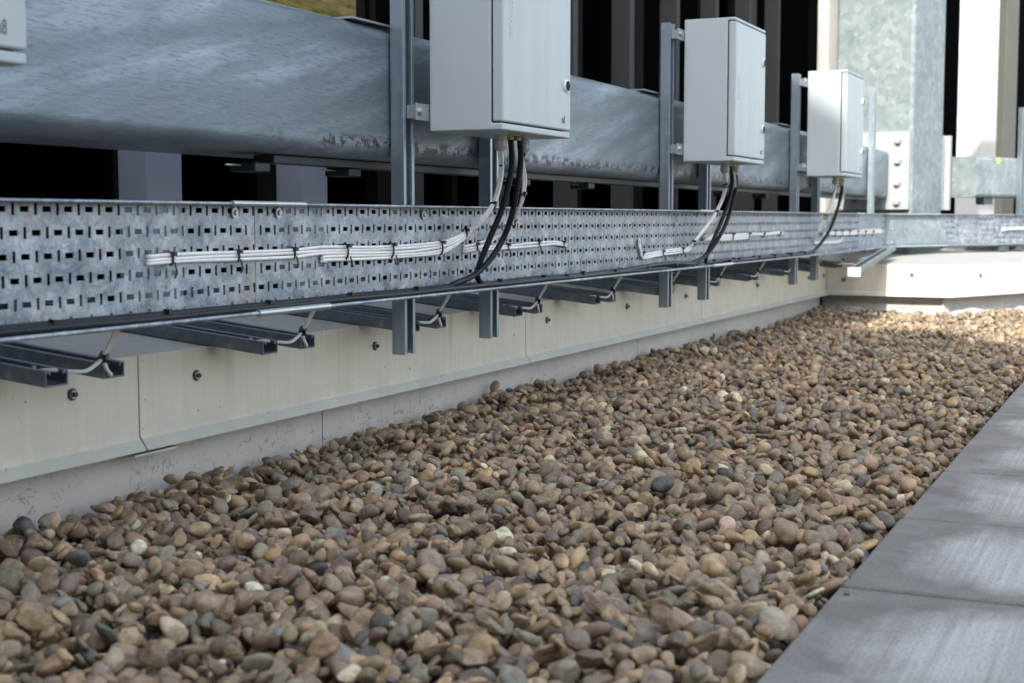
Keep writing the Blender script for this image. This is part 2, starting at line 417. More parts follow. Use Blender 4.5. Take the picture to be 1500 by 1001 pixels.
# coping deck above both
# slopes up away from both faces
mb = MB()
ymit = lambda t: (XC + 1.75*t, YR + .40*t)
A, B = (XC+.001, YR+.001, ZT+.001), (XC+.001, YC-.003, ZT+.001)
C = (XC+1.75, YR+.40, ZT+.045); Bq = (XC+1.75, YC+.3, ZT+.045); B2 = (XC+.001, YC+.9, ZT+.05)
E1 = (XC+5.4, YR-2.527, ZT+.001); E2 = (XC+5.4+1.2*.424, YR-2.527+1.2*.906, ZT+.05)
F = (XC+6.5, YC+.9, ZT+.05)
mb.add([A, B, B2, C, E1, E2, F], [(0,1,3), (1,2,3), (0,3,5,4), (3,2,6,5)])
mb.add([(p[0]+.06, p[1]+.06, -.6) for p in (A, B2, F, E1)], [(0,1,2,3)])
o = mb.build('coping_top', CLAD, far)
o['label'] = 'broad flat top of the turned parapet'
MB().add([(A[0]+.02,A[1]+.004,A[2]+.0012),(A[0]+.028,A[1]+.004,A[2]+.0012),(C[0],C[1],C[2]+.001),(C[0]-.01,C[1]+.004,C[2]+.001)], [(0,1,2,3)]).build('mitre_joint', PLINTH, far)
MB().box(XC+.09, XC+.5, YR+.15, YC+.8, -.6, ZT-.03).build('core', PLINTH, far)
# crumpled waterproofing strip at the foot of the return
def crumple(name, label, pts, h, nrm):
    mb = MB(); rr = random.Random(5); vs = []; n = len(pts)
    for i, p in enumerate(pts):
        for k in range(4):
            t = k/3; q = Vector(p) + Vector((0,0,1))*(h*t*(1+.35*rr.uniform(-1,1))) + Vector(nrm)*(.004+.02*rr.random()*(1-t*.5))
            vs.append(q)
    fs = [(i*4+k, (i+1)*4+k, (i+1)*4+k+1, i*4+k+1) for i in range(n-1) for k in range(3)]
    mb.add(vs, fs); o = mb.build(name, MEMB, smooth=True, solid=.002); tag(o, label, 'membrane')
crumple('membrane_strip', 'crumpled grey waterproofing membrane along the foot of the short parapet return', [(XC+.045, YP-.03-.036*i, -.435) for i in range(15)], .034, (-1,0,0))
crumple('membrane_strip', 'loose white membrane edge at the foot of the turned parapet', [tuple(Vector(P2)+D2*(.03+.06*i)-N2*.045+Vector((0,0,-.44))) for i in range(26)], .034, tuple(N2))

# ------------------------------------------------------------------ cable tray
YT = 1.230; LIP = 1.168; TZ0, TZ1 = -.137, .0225
PIT = .0375
def tray_web(mb, s0, s1, phase, y=0., blank=()):
    rows = [(.0114-.0285*k, k % 2) for k in range(5)] + [(-.1285, 1)]
    zs = [TZ1]
    def quad(a, b, z0, z1):
        if b-a > 1e-6 and z1-z0 > 1e-6: mb.add([(a,y,z0),(b,y,z0),(b,y,z1),(a,y,z1)], [(0,1,2,3)])
    top = TZ1
    for zc, odd in rows:
        hv = .0072; hh = .0035
        z1, z0 = zc+hv, zc-hv
        if z0 < TZ0: z0 = TZ0+.001
        quad(s0, s1, z1, top)
        ph = phase + (PIT/2 if odd else 0)
        k0 = math.floor((s0-ph)/PIT)-1; cur = s0
        k = k0
        while ph + k*PIT < s1+PIT:
            xv = ph+k*PIT; xh = xv+PIT/2
            for xc, wd, h in ((xv, .0025, hv), (xh, .0072, hh)):
                a, b = xc-wd, xc+wd
                if a <= cur or b >= s1 or any(u < xc < v for u, v in blank): continue
                quad(cur, a, z0, z1)
                if h < hv and zc-h > z0:
                    quad(a, b, zc+h, z1); quad(a, b, z0, zc-h)
                cur = b
            k += 1
        quad(cur, s1, z0, z1); top = z0
    quad(s0, s1, TZ0, top)
def lip_profile():
    return None
def tray_section(root, s0, s1, xf, phase, blank=()):
    mb = MB(xf); tray_web(mb, s0, s1, phase, 0, blank); w = mb.build('perforated_side', GALV, root, solid=.0015)
    d = YT-LIP
    # folded edges: flat flange and a rolled bead at its free edge
    MB(xf).box(s0, s1, -d, -.0002, TZ0, TZ0+.0015).build('bottom_flange', GALV, root)
    MB(xf).tube([(s0, -d, TZ0+.0022), (s1, -d, TZ0+.0022)], .0029, 10, raw=True).build('bottom_bead', GALV, root, smooth=True)
    MB(xf).box(s0, s1, -.020, -.0002, TZ1-.0015, TZ1).build('top_flange', GALV, root)
    MB(xf).tube([(s0, -.020, TZ1-.0012), (s1, -.020, TZ1-.0012)], .0024, 10, raw=True).build('top_bead', GALV, root, smooth=True)
tray = thing('cable_tray', 'long perforated galvanised cable tray on edge running the length of the parapet', 'cable tray', (4, YT, TZ0))
X1 = 7.10
t1 = seg
straight = lambda p: Vector((p.x, YT+p.y, p.z))
cuts = [-.2, 1.775, 4.03, 6.36, X1]
for i in range(4):
    tray_section(tray, cuts[i]+.0007, cuts[i+1]-.0007, straight, 1.284, ((6.42, 7.0),) if i == 3 else ())
def coupler(root, s, xf, L=.16, top=True, bottom=True):
    d = YT-LIP
    if top: MB(xf).tube([(s-.03, -.021, TZ1-.0008), (s-.03+L, -.021, TZ1-.0008)], .0042, 10, raw=True).build('edge_sleeve', ZINC, root, smooth=True)
    if bottom: MB(xf).tube([(s-.03, -d-.0005, TZ0+.0022), (s-.03+L, -d-.0005, TZ0+.0022)], .0052, 10, raw=True).build('edge_sleeve', ZINC, root, smooth=True)
coupler(tray, 1.72, straight, .19); coupler(tray, 3.98, straight, .2); coupler(tray, 6.28, straight, .18)
def tray_screw(s, z, xf=straight, root=tray):
    a = xf(Vector((s, -.0012, z))); b = xf(Vector((s, -.0035, z))); c = xf(Vector((s, -.0065, z)))
    t = MB().cyl(a, b, .0080, 18).build('screw', ZINC, root, smooth=True)
    MB().cyl(b, c, .0045, 12, .003).build('head', ZINC, t, smooth=True)
for px, py in ((342,312),(406,312),(619,315),(737,331),(988,329),(1022,314),(1034,314),(1240,372),(1256,326),(1290,371)):
    p = at(px, py, YT); tray_screw(p.x, p.z)
T2 = seg((X1, YT, 0))
tray2 = thing('cable_tray', 'perforated galvanised cable tray stretch after the bend at the right edge', 'cable tray', (X1+1, YT-.5, TZ0))
tray_section(tray2, .0, 3.2, T2, .01, ((-.1, .52),))
MB(T2).box(-.005, .5, -.0042, -.0018, TZ0+.01, TZ1-.006).build('joint_plate', GALVC, tray2)
coupler(tray2, .02, T2, .45)
for s in (.05, 1.0, 1.06):
    for z in (.008, -.05, -.115): tray_screw(s, z, T2, tray2)

# ------------------------------------------------------------------ vertical struts
def c_profile(wx, dy, t=.0024, lip=.0095, ret_=.006):
    """open channel section, open side towards -y"""
    o = [(0,0),(lip,0),(lip,ret_),(lip-t,ret_),(lip-t,t),(t,t),(t,dy-t),(wx-t,dy-t),(wx-t,t),(wx-lip+t,t),(wx-lip+t,ret_),(wx-lip,ret_),(wx-lip,0),(wx,0),(wx,dy),(0,dy)]
    return o
def bolt(mb_parent, p, n, r=.006, name='bolt', mat=None):
    p = Vector(p); n = Vector(n)
    b = MB().cyl(p, p+n*.0015, r*1.55, 16).build(name, mat or ZINC, mb_parent, smooth=True)
    MB().cyl(p+n*.0015, p+n*.006, r, 6).build('head', mat or ZINC, b)
    return b
YPO = 1.2335
def make_post(x, z0, z1, label, group='vertical struts behind the cable tray', clamp=True):
    r = thing('strut_post', label, 'strut', (x, YPO, z0), group)
    MB().prism(c_profile(.040, .0265), lambda p, q, t: (x-.02+p, YPO+q, t), z0, z1).build('channel', STRUT, r, bevel=.0009)
    if clamp:
        c = MB().box(x-.135, x+.03, 1.268, 1.40, .3405, .344).build('top_clamp', ZINC, r)
    return r
def copy_to(o, dx, label):
    c = copy_tree(o); c.location.x += dx; c['label'] = label; return c
PL, PR = 2.262, 2.622           # pair behind the first full box; boxes repeat every 1.5 m
pa = make_post(PL, -.245, .53, 'tall strut post left of the large middle enclosure')
pb = make_post(PR, -.243, .53, 'strut post behind the right part of the large middle enclosure, under the box cables', clamp=False)
copy_to(pa, 1.5, 'strut post left of the middle grey enclosure with its top showing')
copy_to(pb, 1.5, 'strut post half hidden behind the middle distance enclosure and its cables')
copy_to(pa, 3.0, 'strut post left of the farthest enclosure, half sunlit')
copy_to(pb, 3.0, 'strut post behind the farthest enclosure and its cables')
make_post(6.79, TZ0+.005, .60, 'bright lone strut post beside the bolted beam plate', clamp=False)
q = T2(Vector((1.28, .012, 0)))
q2 = thing('strut_post', 'sunlit strut post at the right picture edge before the turned beam', 'strut', (q.x, q.y, TZ0), 'vertical struts behind the cable tray')
MB(T2).prism(c_profile(.040, .0265), lambda p, q, t: (1.245+p, .006+q, t), TZ0+.01, .60).build('channel', STRUT, q2, bevel=.0009)

# ------------------------------------------------------------------ horizontal struts (pairs) and their earth leads
def strut_pts(x):
    # channel lying on the coping, open side up; y runs from its cut end towards the building
    def fn(p, q, t):
        z = ZT + .0015 + (t-YC)*SLOPE
        return (x - .0205 + p, t, z + .0205 - q)
    return fn
def make_strut(x, label):
    r = thing('support_strut', label, 'strut', (x, 1.263, -.21), 'horizontal struts under the cable tray')
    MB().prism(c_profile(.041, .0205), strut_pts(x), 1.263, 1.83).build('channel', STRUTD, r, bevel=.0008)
    return r
X_FIRST, X_STEP = 1.515, .474
labs_far = ['at the lower left corner', 'below the left end of the white cable bundle', 'beside the first hanging strut post', 'right of the second hanging strut post',
            'midway between the two nearer pairs of hanging posts', 'just before the third hanging post', 'right of the fourth hanging post', 'left of the fifth hanging post',
            'between the farthest hanging posts', 'last pair before the sunlit corner', 'tucked into the inner corner of the parapet']
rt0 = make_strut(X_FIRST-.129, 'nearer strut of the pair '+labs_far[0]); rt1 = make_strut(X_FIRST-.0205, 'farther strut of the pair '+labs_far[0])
# leads: two white wires down from the tray, tied together, one to each strut
def make_lead(x, label):
    r = thing('earth_lead', label, 'cable', (x, 1.24, -.14), 'white earth leads between tray and struts')
    MB().tube([(x-.056, 1.222, -.128), (x-.058, 1.232, -.150), (x-.060, 1.249, -.180), (x-.072, 1.252, -.190), (x-.088, 1.254, -.1955), (x-.104, 1.262, -.1945), (x-.124, 1.280, -.1915), (x-.132, 1.292, -.193)], .0026, 8).build('wire', WHITE, r, smooth=True)
    MB().tube([(x-.050, 1.222, -.128), (x-.052, 1.232, -.150), (x-.055, 1.250, -.180), (x-.052, 1.252, -.190), (x-.044, 1.254, -.199), (x-.033, 1.258, -.206), (x-.022, 1.272, -.2085)], .0024, 8).build('wire', WHITE, r, smooth=True)
    MB().cyl((x-.0615, 1.248, -.183), (x-.0535, 1.2505, -.176), .0064, 12).build('cable_tie', TIE, r, smooth=True)
    bolt(r, (x-.130, 1.300, -.1925), (0,0,1), .004)
    return r
ld = make_lead(X_FIRST, 'white earth lead tied with black at the lower left corner pair of struts')
for k in range(1, 11):
    copy_to(rt0, k*X_STEP, 'nearer strut of the pair '+labs_far[k]); copy_to(rt1, k*X_STEP, 'farther strut of the pair '+labs_far[k])
    copy_to(ld, k*X_STEP, 'white earth lead at the strut pair '+labs_far[k])
# sunlit struts beyond the corner
s3 = thing('support_strut', 'short strut with a bright sunlit end poking out over the parapet corner', 'strut', (5.42, 1.05, -.19), 'horizontal struts under the cable tray')
def s3f(p, q, t):
    a = Vector((5.42, 1.050, -.186)); b = Vector((6.75, 1.140, -.125)); d = b-a; n = Vector((-d.y, d.x, 0)).normalized()
    return tuple(a + d*t + n*(p-.02) + Vector((0, 0, -q)))
MB().prism(c_profile(.045, .0205), s3f, 0, 1).build('channel', GALVC, s3, bevel=.0008)
MB().prism([(-.003, -.003), (.046, -.003), (.046, .032), (-.003, .032)], s3f, -.004, -.0005).build('end_cap', WHITE, s3)
for s, lb in ((.95, 'sunlit support strut under the turned tray, left one'), (1.12, 'sunlit support strut under the turned tray at the right edge')):
    p = T2(Vector((s, 0, 0))); r = thing('support_strut', lb, 'strut', (p.x, p.y, -.17), 'horizontal struts under the cable tray')
    MB(T2).prism(c_profile(.041, .0205), lambda p, q, t: (s+p, t, -.1485-q), -.08, .5).build('channel', STRUTD, r, bevel=.0008)

# ------------------------------------------------------------------ hollow section beams and column
def rrect(a0, a1, b0, b1, r, n=6):
    out = []
    for cx, cy, st in ((a1-r, b1-r, 0), (a0+r, b1-r, 90), (a0+r, b0+r, 180), (a1-r, b0+r, 270)):
        for k in range(n+1):
            a = R(st + 90*k/n); out.append((cx+r*math.cos(a), cy+r*math.sin(a)))
    return out
BZ0, BZ1 = .103, .339
YB = 1.2635
bm = thing('steel_beam', 'huge weathered galvanised box beam running behind the enclosures', 'beam', (3.5, YB, BZ0))
MB().prism(rrect(YB, YB+.20, BZ0, BZ1, .028), lambda p, q, t: (t, p, q), -1.0, 7.40).build('section', BEAM, bm, smooth=True, wn=True)
MB().box(1.93, 7.3, YB+.035, YB+.075, .0890, .1020).build('support_flat', STRUTX, bm, bevel=.001)
for x in (1.915, 2.20, 2.95, 3.35, 4.6, 5.1):
    c = MB().box(x-.03, x+.012, YB+.04, YB+.09, .074, .0885).build('clamp', STRUTX, bm, bevel=.002)
    MB().cyl((x+.0125, YB+.07, .085), (x+.022, YB+.07, .085), .008, 6).build('bolt', ZINC, c)
    MB().box(x-.07, x-.031, YB+.066, YB+.070, .083, .0855).build('strap', ZINC, c)
# column, turned half way through the bend
CA = R(-12.5); cux = Vector((math.cos(CA), math.sin(CA), 0)); cuy = Vector((-math.sin(CA), math.cos(CA), 0)); CO = Vector((7.35, 1.150, 0))
cxf = lambda p: CO + cux*p.x + cuy*p.y + Vector((0,0,p.z))
cl = thing('steel_column', 'tall square galvanised steel column in the sun where beam and tray turn', 'column', (7.5, 1.35, -.21))
MB(cxf).prism(rrect(0, .43, 0, .42, .022), lambda p, q, t: (p, q, t), -.21, 3.2).build('section', GALVC, cl, smooth=True, wn=True)
def end_plate(lbl, x0, x1, y0, y1, bolts, nx):
    pl = MB(cxf).box(x0, x1, y0, y1, .045, .435).build('end_plate', PLATE, cl, bevel=.002); pl['label'] = lbl
    for (bx, by, bz) in bolts:
        p = cxf(Vector((bx, by, bz))); n = (cux*nx)
        b = MB().cyl(p, p+n*.006, .021, 16).build('bolt', GALVC, pl, smooth=True)
        # keep within three levels: washer and head are one mesh
        MB().cyl(p+n*.006, p+n*.024, .0165, 6)
        me = MB().cyl(p, p+n*.006, .021, 16).cyl(p+n*.006, p+n*.024, .0165, 6)
        off = wloc(pl); m2 = bpy.data.meshes.new('bolt'); m2.from_pydata([(v[0]-off.x, v[1]-off.y, v[2]-off.z) for v in me.v], [], me.f); m2.materials.append(PLATE); b.data = m2
zb = (.390, .290, .180, .085)
end_plate('bolted end plate on the near face of the column', -.030, -.001, .006, .40, [(-.030, .058, z) for z in zb] + [(-.030, .30, .075)], -1)
end_plate('bolted end plate seen edge-on right of the column', .431, .462, .006, .40, [(.4625, .05, z) for z in zb], 1)
end_plate('second bolted plate fixed to the turned beam', .500, .525, -.01, .40, [(.4995, .05, z) for z in zb], -1)
B2f = seg((7.107, YB, 0))
bm2 = thing('steel_beam', 'sunlit galvanised box beam right of the column, with a yellow sticker', 'beam', (8.5, .8, BZ0))
MB(B2f).prism(rrect(0, .20, BZ0+.01, BZ1-.01, .024), lambda p, q, t: (t, p, q), .86, 4.2).build('section', GALVC, bm2, smooth=True, wn=True)
p = None
MB(B2f).box(1.05, 1.075, -.0012, -.0003, .295, .325).build('sticker', YEL, bm2)
MB(B2f).box(1.0, 1.09, .04, .09, .075, .112).build('clamp', STRUTD, bm2, bevel=.002)

# ------------------------------------------------------------------ fin screen behind
YS = 1.75
scr = thing('louvre_screen', 'dark screen of tall vertical metal fins behind the beam', 'screen', (4, YS, -.13))
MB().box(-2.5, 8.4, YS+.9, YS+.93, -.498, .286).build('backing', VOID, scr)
MB().box(-2.5, 8.4, YS+.09, YS+.93, .2865, .292).build('void_lid', VOID, scr)  # added lid that keeps daylight out of the lower void
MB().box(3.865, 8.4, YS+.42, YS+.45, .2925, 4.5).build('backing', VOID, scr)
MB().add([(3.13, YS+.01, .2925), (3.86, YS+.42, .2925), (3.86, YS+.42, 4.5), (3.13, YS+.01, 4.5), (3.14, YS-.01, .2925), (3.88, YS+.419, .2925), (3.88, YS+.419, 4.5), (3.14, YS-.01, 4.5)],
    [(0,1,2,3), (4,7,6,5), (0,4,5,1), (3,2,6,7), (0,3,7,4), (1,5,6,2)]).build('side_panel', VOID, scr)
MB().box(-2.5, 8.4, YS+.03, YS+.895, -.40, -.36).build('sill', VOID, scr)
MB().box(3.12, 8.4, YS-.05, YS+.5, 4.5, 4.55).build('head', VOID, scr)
def fin(x0, w, d, z1, m, back=0., y=YS):
    MB().box(x0, x0+w, y, y+d, -.355, z1).build('fin', m, scr, bevel=.002)
f0 = 2.177
for k in range(-3, 10):
    x = f0 + (k)*.535
    if x > 7.2: break
    ztop = .30 if x < 2.9 else 4.49
    near = x < 2.9
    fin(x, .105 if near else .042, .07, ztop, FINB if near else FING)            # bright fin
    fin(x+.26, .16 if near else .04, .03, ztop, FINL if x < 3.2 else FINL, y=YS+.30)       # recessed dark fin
for px0, px1, mt in ((565,578,FINL), (917,929,FING), (930,942,FINL), (1090,1106,FING), (1169,1181,FING), (552,566,FINL)):
    a = at(px0, 200, YS+.22).x; b = at(px1, 200, YS+.22).x
    fin(a, b-a, .02, 4.49, mt, y=YS+.22)
MB().box(7.6, 7.63, 1.9, YS+.895, -.498, .284).build('end_panel', VOID, scr)
# turned screen
S2 = seg((7.215, YS, 0))
sc2 = thing('louvre_screen', 'sunlit white and dark fins of the turned screen right of the column', 'screen', (8.4, 1.2, -.13))
MB(S2).box(.0, 2.20, .42, .45, -.16, 4.5).build('backing', VOID, sc2)
MB(S2).box(2.78, 5, .42, .45, -.16, 4.5).build('backing', VOID, sc2)
MB(S2).box(-.1, 5, .02, .45, -.19, -.145).build('sill', FINW, sc2)
MB(S2).box(-.1, 5, -.05, .5, 4.5, 4.55).build('head', VOID, sc2)
def sfin(s, w, d, m, y=0.):
    MB(S2).box(s, s+w, y, y+d, -.145, 4.49).build('fin', m, sc2, bevel=.003)
sfin(.32, .12, .07, FINW)
sfin(2.12, .14, .05, FINO, .05); sfin(3.1, .14, .1, FINO)
FXF = lambda p: Vector((15.5, 1.74, 0)) + D2*p.x - N2*p.y + Vector((0,0,p.z))
fb = MB(FXF).box(0, 5, 0, 6, -1.5, 9)
tag(fb.build('building', FINW), 'white far building corner glimpsed right of the steel column', 'building')

# hillside seen through the gap at the upper left
mb = MB(); N = 40; rr = random.Random(3); vs = []
for i in range(N+1):
    for j in range(13):
        vs.append((-5+i*2.0, 9+j*2.6, -1.2 + j*1.15 + rr.uniform(-.25,.25)))
mb.add(vs, [(i*13+j, (i+1)*13+j, (i+1)*13+j+1, i*13+j+1) for i in range(N) for j in range(12)])
o = mb.build('hillside', HILL, smooth=True); tag(o, kind='structure')

# ------------------------------------------------------------------ enclosures
BX0, BX1, BYF, BYB, EZ0, EZ1 = 2.300, 2.617, 1.066, 1.212, .1565, .543
def make_box():
    r = thing('enclosure', 'large grey metal enclosure in the middle, cropped by the top edge', 'enclosure', (BX0, BYB, EZ0), 'grey electrical enclosures on strut posts')
    prof = [(BYB, EZ0), (BYF+.001, EZ0), (BYF+.001, EZ0+.0125), (BYF+.0235, EZ0+.0125), (BYF+.0235, EZ1-.0085), (BYF+.001, EZ1-.0085), (BYF+.001, EZ1), (BYB, EZ1)]
    MB().prism(prof, lambda p, q, t: (t, p, q), BX0, BX1).build('body', BOX, r, bevel=.0032, seg=3)
    MB().box(BX0+.004, BX1-.004, BYF+.018, BYF+.0234, EZ0+.013, EZ1-.009).build('gasket', GAP, r)
    dr = MB().box(BX0, BX1, BYF, BYF+.0205, EZ0+.0150, EZ1-.0108).build('door', BOX, r, bevel=.0035, seg=3)
    for z in (.257, .447):
        lk = MB().cyl((BX1-.024, BYF, z), (BX1-.024, BYF-.004, z), .0125, 24, .0115).build('lock', WHITE, dr, smooth=True)
        MB().cyl((BX1-.024, BYF-.0041, z), (BX1-.024, BYF-.0048, z), .0098, 24).build('lock_core', LOCK, dr, smooth=True)
    MB().box(BX1, BX1+.006, BYF+.004, BYF+.03, .322, .378).build('hinge_cover', BOX, dr, bevel=.0025)
    def text(s, x, z, size, mat, ext, rot, name, sx=1.0):
        cu = bpy.data.curves.new(name, 'FONT'); cu.body = s; cu.size = size; cu.extrude = ext; cu.align_x = 'LEFT'
        cu.materials.append(mat)
        o = bpy.data.objects.new(name, cu); COL.objects.link(o); o.parent = dr
        o.rotation_euler = (R(90), R(rot), 0); o.scale = (sx, 1, 1)
        o.location = Vector((x, BYF-.0002, z)) - wloc(dr)
        bpy.context.view_layer.update(); me = bpy.data.meshes.new_from_object(o.evaluated_get(bpy.context.evaluated_depsgraph_get()))
        o2 = bpy.data.objects.new(name, me); COL.objects.link(o2); o2.parent = dr; o2.location = o.location; o2.rotation_euler = o.rotation_euler; o2.scale = o.scale
        if not me.materials: me.materials.append(mat)
        bpy.data.objects.remove(o); o2.name = name; return o2
    text('GEWISS', BX0+.042, .318, .020, BOX, .00028, -90, 'embossed_lettering', 1.0)
    text('m8', BX1-.046, .1845, .022, INK, .0002, 0, 'printed_mark', .62)
    for z in (.190, .500):
        for xx, x2 in ((PL-.010, BX0+.02), (PR+.010, BX1-.02)):
            a, b = min(xx, x2), max(xx, x2)
            er = MB().box(a, b, BYB+.001, BYB+.0045, z-.015, z+.015).build('mounting_ear', ZINC, r, bevel=.001)
            MB().cyl((PL+.004 if xx < x2 else PR-.004, BYB+.001, z), (PL+.004 if xx < x2 else PR-.004, BYB-.005, z), .0078, 6).build('bolt', ZINC, er)
            MB().box(a+.001, b-.001, BYB+.0048, YPO-.0005, z-.012, z+.012).build('spacer', ZINC, er)
    for gx, kind in ((2.430, 0), (2.534, 0)):
        gl = MB().cyl((gx, 1.13, EZ0), (gx, 1.13, EZ0-.010), .0115, 20).build('gland', GLAND, r, smooth=True)
        MB().cyl((gx, 1.13, EZ0-.010), (gx, 1.13, EZ0-.024), .0135, 8).build('gland_nut', GLAND, gl, bevel=.0015)
        MB().cyl((gx, 1.13, EZ0-.024), (gx, 1.13, EZ0-.030), .0120, 20, .0075).build('gland_cap', GLAND, gl, smooth=True)
    for gx in (2.462, 2.498):
        MB().cyl((gx, 1.13, EZ0), (gx, 1.13, EZ0-.008), .0105, 20).build('gland', simple('brass_gland', (.35,.25,.08), .4, metal=.8) if 'brass_gland' not in bpy.data.materials else bpy.data.materials['brass_gland'], r, smooth=True)
    return r
bx = make_box()
copy_to(bx, 1.5, 'grey metal enclosure right of centre, whole, in the shade')
copy_to(bx, 3.0, 'farthest grey enclosure with sunlight on the upper part of its side')
copy_to(bx, -1.476, 'grey enclosure cut off by the upper left corner of the picture')

# ------------------------------------------------------------------ cables
def ring_tie(parent, p, t, r, tail=0):
    t = Vector(t).normalized(); p = Vector(p)
    side = t.cross(Vector((0,1,0))).normalized(); b = t.cross(side)
    pts = [p + side*(r*math.cos(2*math.pi*k/14)) + b*(r*.5*math.sin(2*math.pi*k/14)) for k in range(14)]
    mb = MB().tube(pts, .0016, 6, closed=True, raw=True)
    h = p + Vector((0, -r*.7, r*.75)); mb.box(h.x-.0035, h.x+.0035, h.y-.003, h.y+.003, h.z-.003, h.z+.003)
    if tail: mb.tube([p + Vector((0, -r*.8, -r*.6)), p + Vector((-.002, -r-.003, -r-.01)), p + Vector((-.006, -r-.002, -r-tail))], .0014, 6)
    mb.build('cable_tie', TIE, parent, smooth=True)
def path(pts): return [at(*p) for p in pts]
def bundle(name, label, runs, mat, r, ties=(), group=None, cat='cable'):
    """runs: list of (points, offset) with points already in world space"""
    L = runs[0][0][0]
    root = thing(name, label, cat, tuple(L), group)
    for pts, off in runs:
        n = len(pts); q = []
        for i, p in enumerate(pts):
            wob = Vector((0, RNG.uniform(-.0006,.0006), RNG.uniform(-.0011,.0011)))
            q.append(Vector(p) + Vector(off(i, n)) + wob)
        MB().tube(q, r, 10).build('cable', mat, root, smooth=True)
    for p, t, rr_, tail in ties: ring_tie(root, p, t, rr_, tail)
    return root
YW = YT-.0048
# middle enclosure, left white bundle
A = path([(733,212,1.13),(735,245,1.135),(731,275,1.142),(722,300,1.152),(705,322,1.172),(688,338,1.197),(665,352,1.215),(645,359,YW),(600,364,YW),(540,366,YW),(475,367,YW),(430,371,YW),(350,375,YW),(280,378,YW),(232,380,YW),(217,382,YW+.002),(213,384,YT+.012)])
Ashort = A[:11] + path([(478,370,YW+.002),(475,372,YT+.012)])
def fan(k, n0=3, dz=.0050):
    def f(i, n):
        t = min(1, max(0, (i-2)/5)); a = k*2.1
        return (.0035*math.cos(a)*(1-t), .0030*math.sin(a)*(1-t), (n0-1)/2*dz*t - k*dz*t)
    return f
runs = [(A, fan(k)) for k in range(3)] + [(Ashort, fan(k)) for k in (3, 4)]
def tie_at(px, py, Y, px2, py2, r, tail=0):
    a = at(px, py, Y); b = at(px2, py2, Y); return (a, b-a, r, tail)
bundle('cable_bundle', 'thick white cable bundle from the middle enclosure running left along the tray', runs, WHITE, .0028,
    [tie_at(735,243,1.135,735,255,.0075), tie_at(722,302,1.152,716,310,.0078), tie_at(681,342,1.203,672,348,.0085), tie_at(644,363,YW-.001,634,364,.0135), tie_at(572,367,YW,562,367,.0135,.008),
     tie_at(505,369,YW,495,369,.0135,.010), tie_at(429,371,YW,419,372,.0085,.014), tie_at(347,375,YW,337,376,.0085,.016), tie_at(250,379,YW,240,380,.0085,.018)], 'white cable bundles on the tray')
B = path([(767,212,1.13),(765,235,1.134),(769,262,1.140),(766,290,1.148),(758,312,1.165),(745,332,1.195),(728,347,1.215),(710,356,YW),(690,362,YW),(680,364,YW+.002),(676,365,YT+.012)])
B2 = path([(676,368,YT+.012),(681,367,YW),(700,365,YW),(740,362,YW),(780,359,YW),(810,356,YW),(826,358,YW),(832,361,YT+.012)])
bundle('cable_bundle', 'white cable bundle behind the middle enclosure\'s black cables, with a short run right', [(B, fan(0,2)), (B, fan(1,2)), (B2, lambda i, n: (0,0,.0025)), (B2, lambda i, n: (0,0,-.0025))], WHITE, .0028,
    [tie_at(766,229,1.133,766,240,.006), tie_at(766,287,1.147,764,296,.0065), tie_at(752,327,1.185,745,335,.0075), tie_at(697,362,YW,690,363,.008,.012), tie_at(743,362,YW,735,362,.007,.012), tie_at(788,357,YW,780,357,.007,.010), tie_at(824,358,YW,818,358,.007,.002)], 'white cable bundles on the tray')
# middle distance enclosure
A = path([(1061,252,1.13),(1063,270,1.136),(1058,293,1.146),(1044,320,1.168),(1030,338,1.19),(1016,356,1.212),(1008,365,YW),(990,368,YW),(970,371,YW),(950,375,YW),(941,375,YW),(938,366,YW),(936,356,YW),(936,352,YT+.012)])
A3 = path([(1074,252,1.13),(1076,275,1.138),(1070,300,1.15),(1055,322,1.175),(1042,342,1.2),(1030,349,YW),(1040,348,YW),(1060,348,YW),(1095,346,YW),(1120,345,YW),(1143,343,YW),(1149,343,YT+.012)])
A3s = A3[:9] + path([(1098,347,YT+.012)])
bundle('cable_bundle', 'white cable bundle from the middle distance enclosure hooking up at its left end', [(A, fan(k,3,.0052)) for k in range(3)] + [(A3, fan(0,4)), (A3, fan(1,4)), (A3s, fan(2,4)), (A3s, fan(3,4))], WHITE, .0029,
    [tie_at(1062,273,1.136,1060,282,.008), tie_at(1049,313,1.16,1042,322,.009), tie_at(1015,357,1.213,1009,364,.009), tie_at(999,367,YW,990,368,.008,.01), tie_at(970,371,YW,960,372,.008,.012), tie_at(941,373,YW,940,368,.008), tie_at(1072,347,YW,1062,347,.012), tie_at(1096,346,YW,1088,346,.012), tie_at(1118,345,YW,1110,345,.008), tie_at(1142,343,YW,1135,343,.008)], 'white cable bundles on the tray')
# farthest enclosure
A = path([(1225,268,1.13),(1224,280,1.138),(1217,302,1.15),(1206,325,1.18),(1196,345,1.21),(1192,353,YW),(1195,356,YW),(1215,355,YW),(1231,353,YW),(1233,344,YT+.012)])
A3 = path([(1235,268,1.13),(1235,285,1.138),(1228,305,1.15),(1215,330,1.19),(1204,343,YW),(1215,342,YW),(1240,342,YW),(1262,340,YW),(1285,339,YW),(1296,339,YT+.012)])
bundle('cable_bundle', 'white cable bundle of the farthest enclosure near the sunlit corner', [(A, fan(k,2,.007)) for k in range(2)] + [(A3, fan(k,3,.0075)) for k in range(3)], WHITE, .0036,
    [tie_at(1225,276,1.136,1224,285,.009), tie_at(1209,318,1.17,1205,325,.01)] + [tie_at(x,342,YW,x-5,342,.014) for x in (1212,1222,1232,1243,1255,1266,1277)], 'white cable bundles on the tray')
P = [T2(Vector((s, -.006, -.055+z))) for s, z in ((1.05,-.004),(1.12,0),(1.3,.002),(1.6,.0),(2.4,.0))]
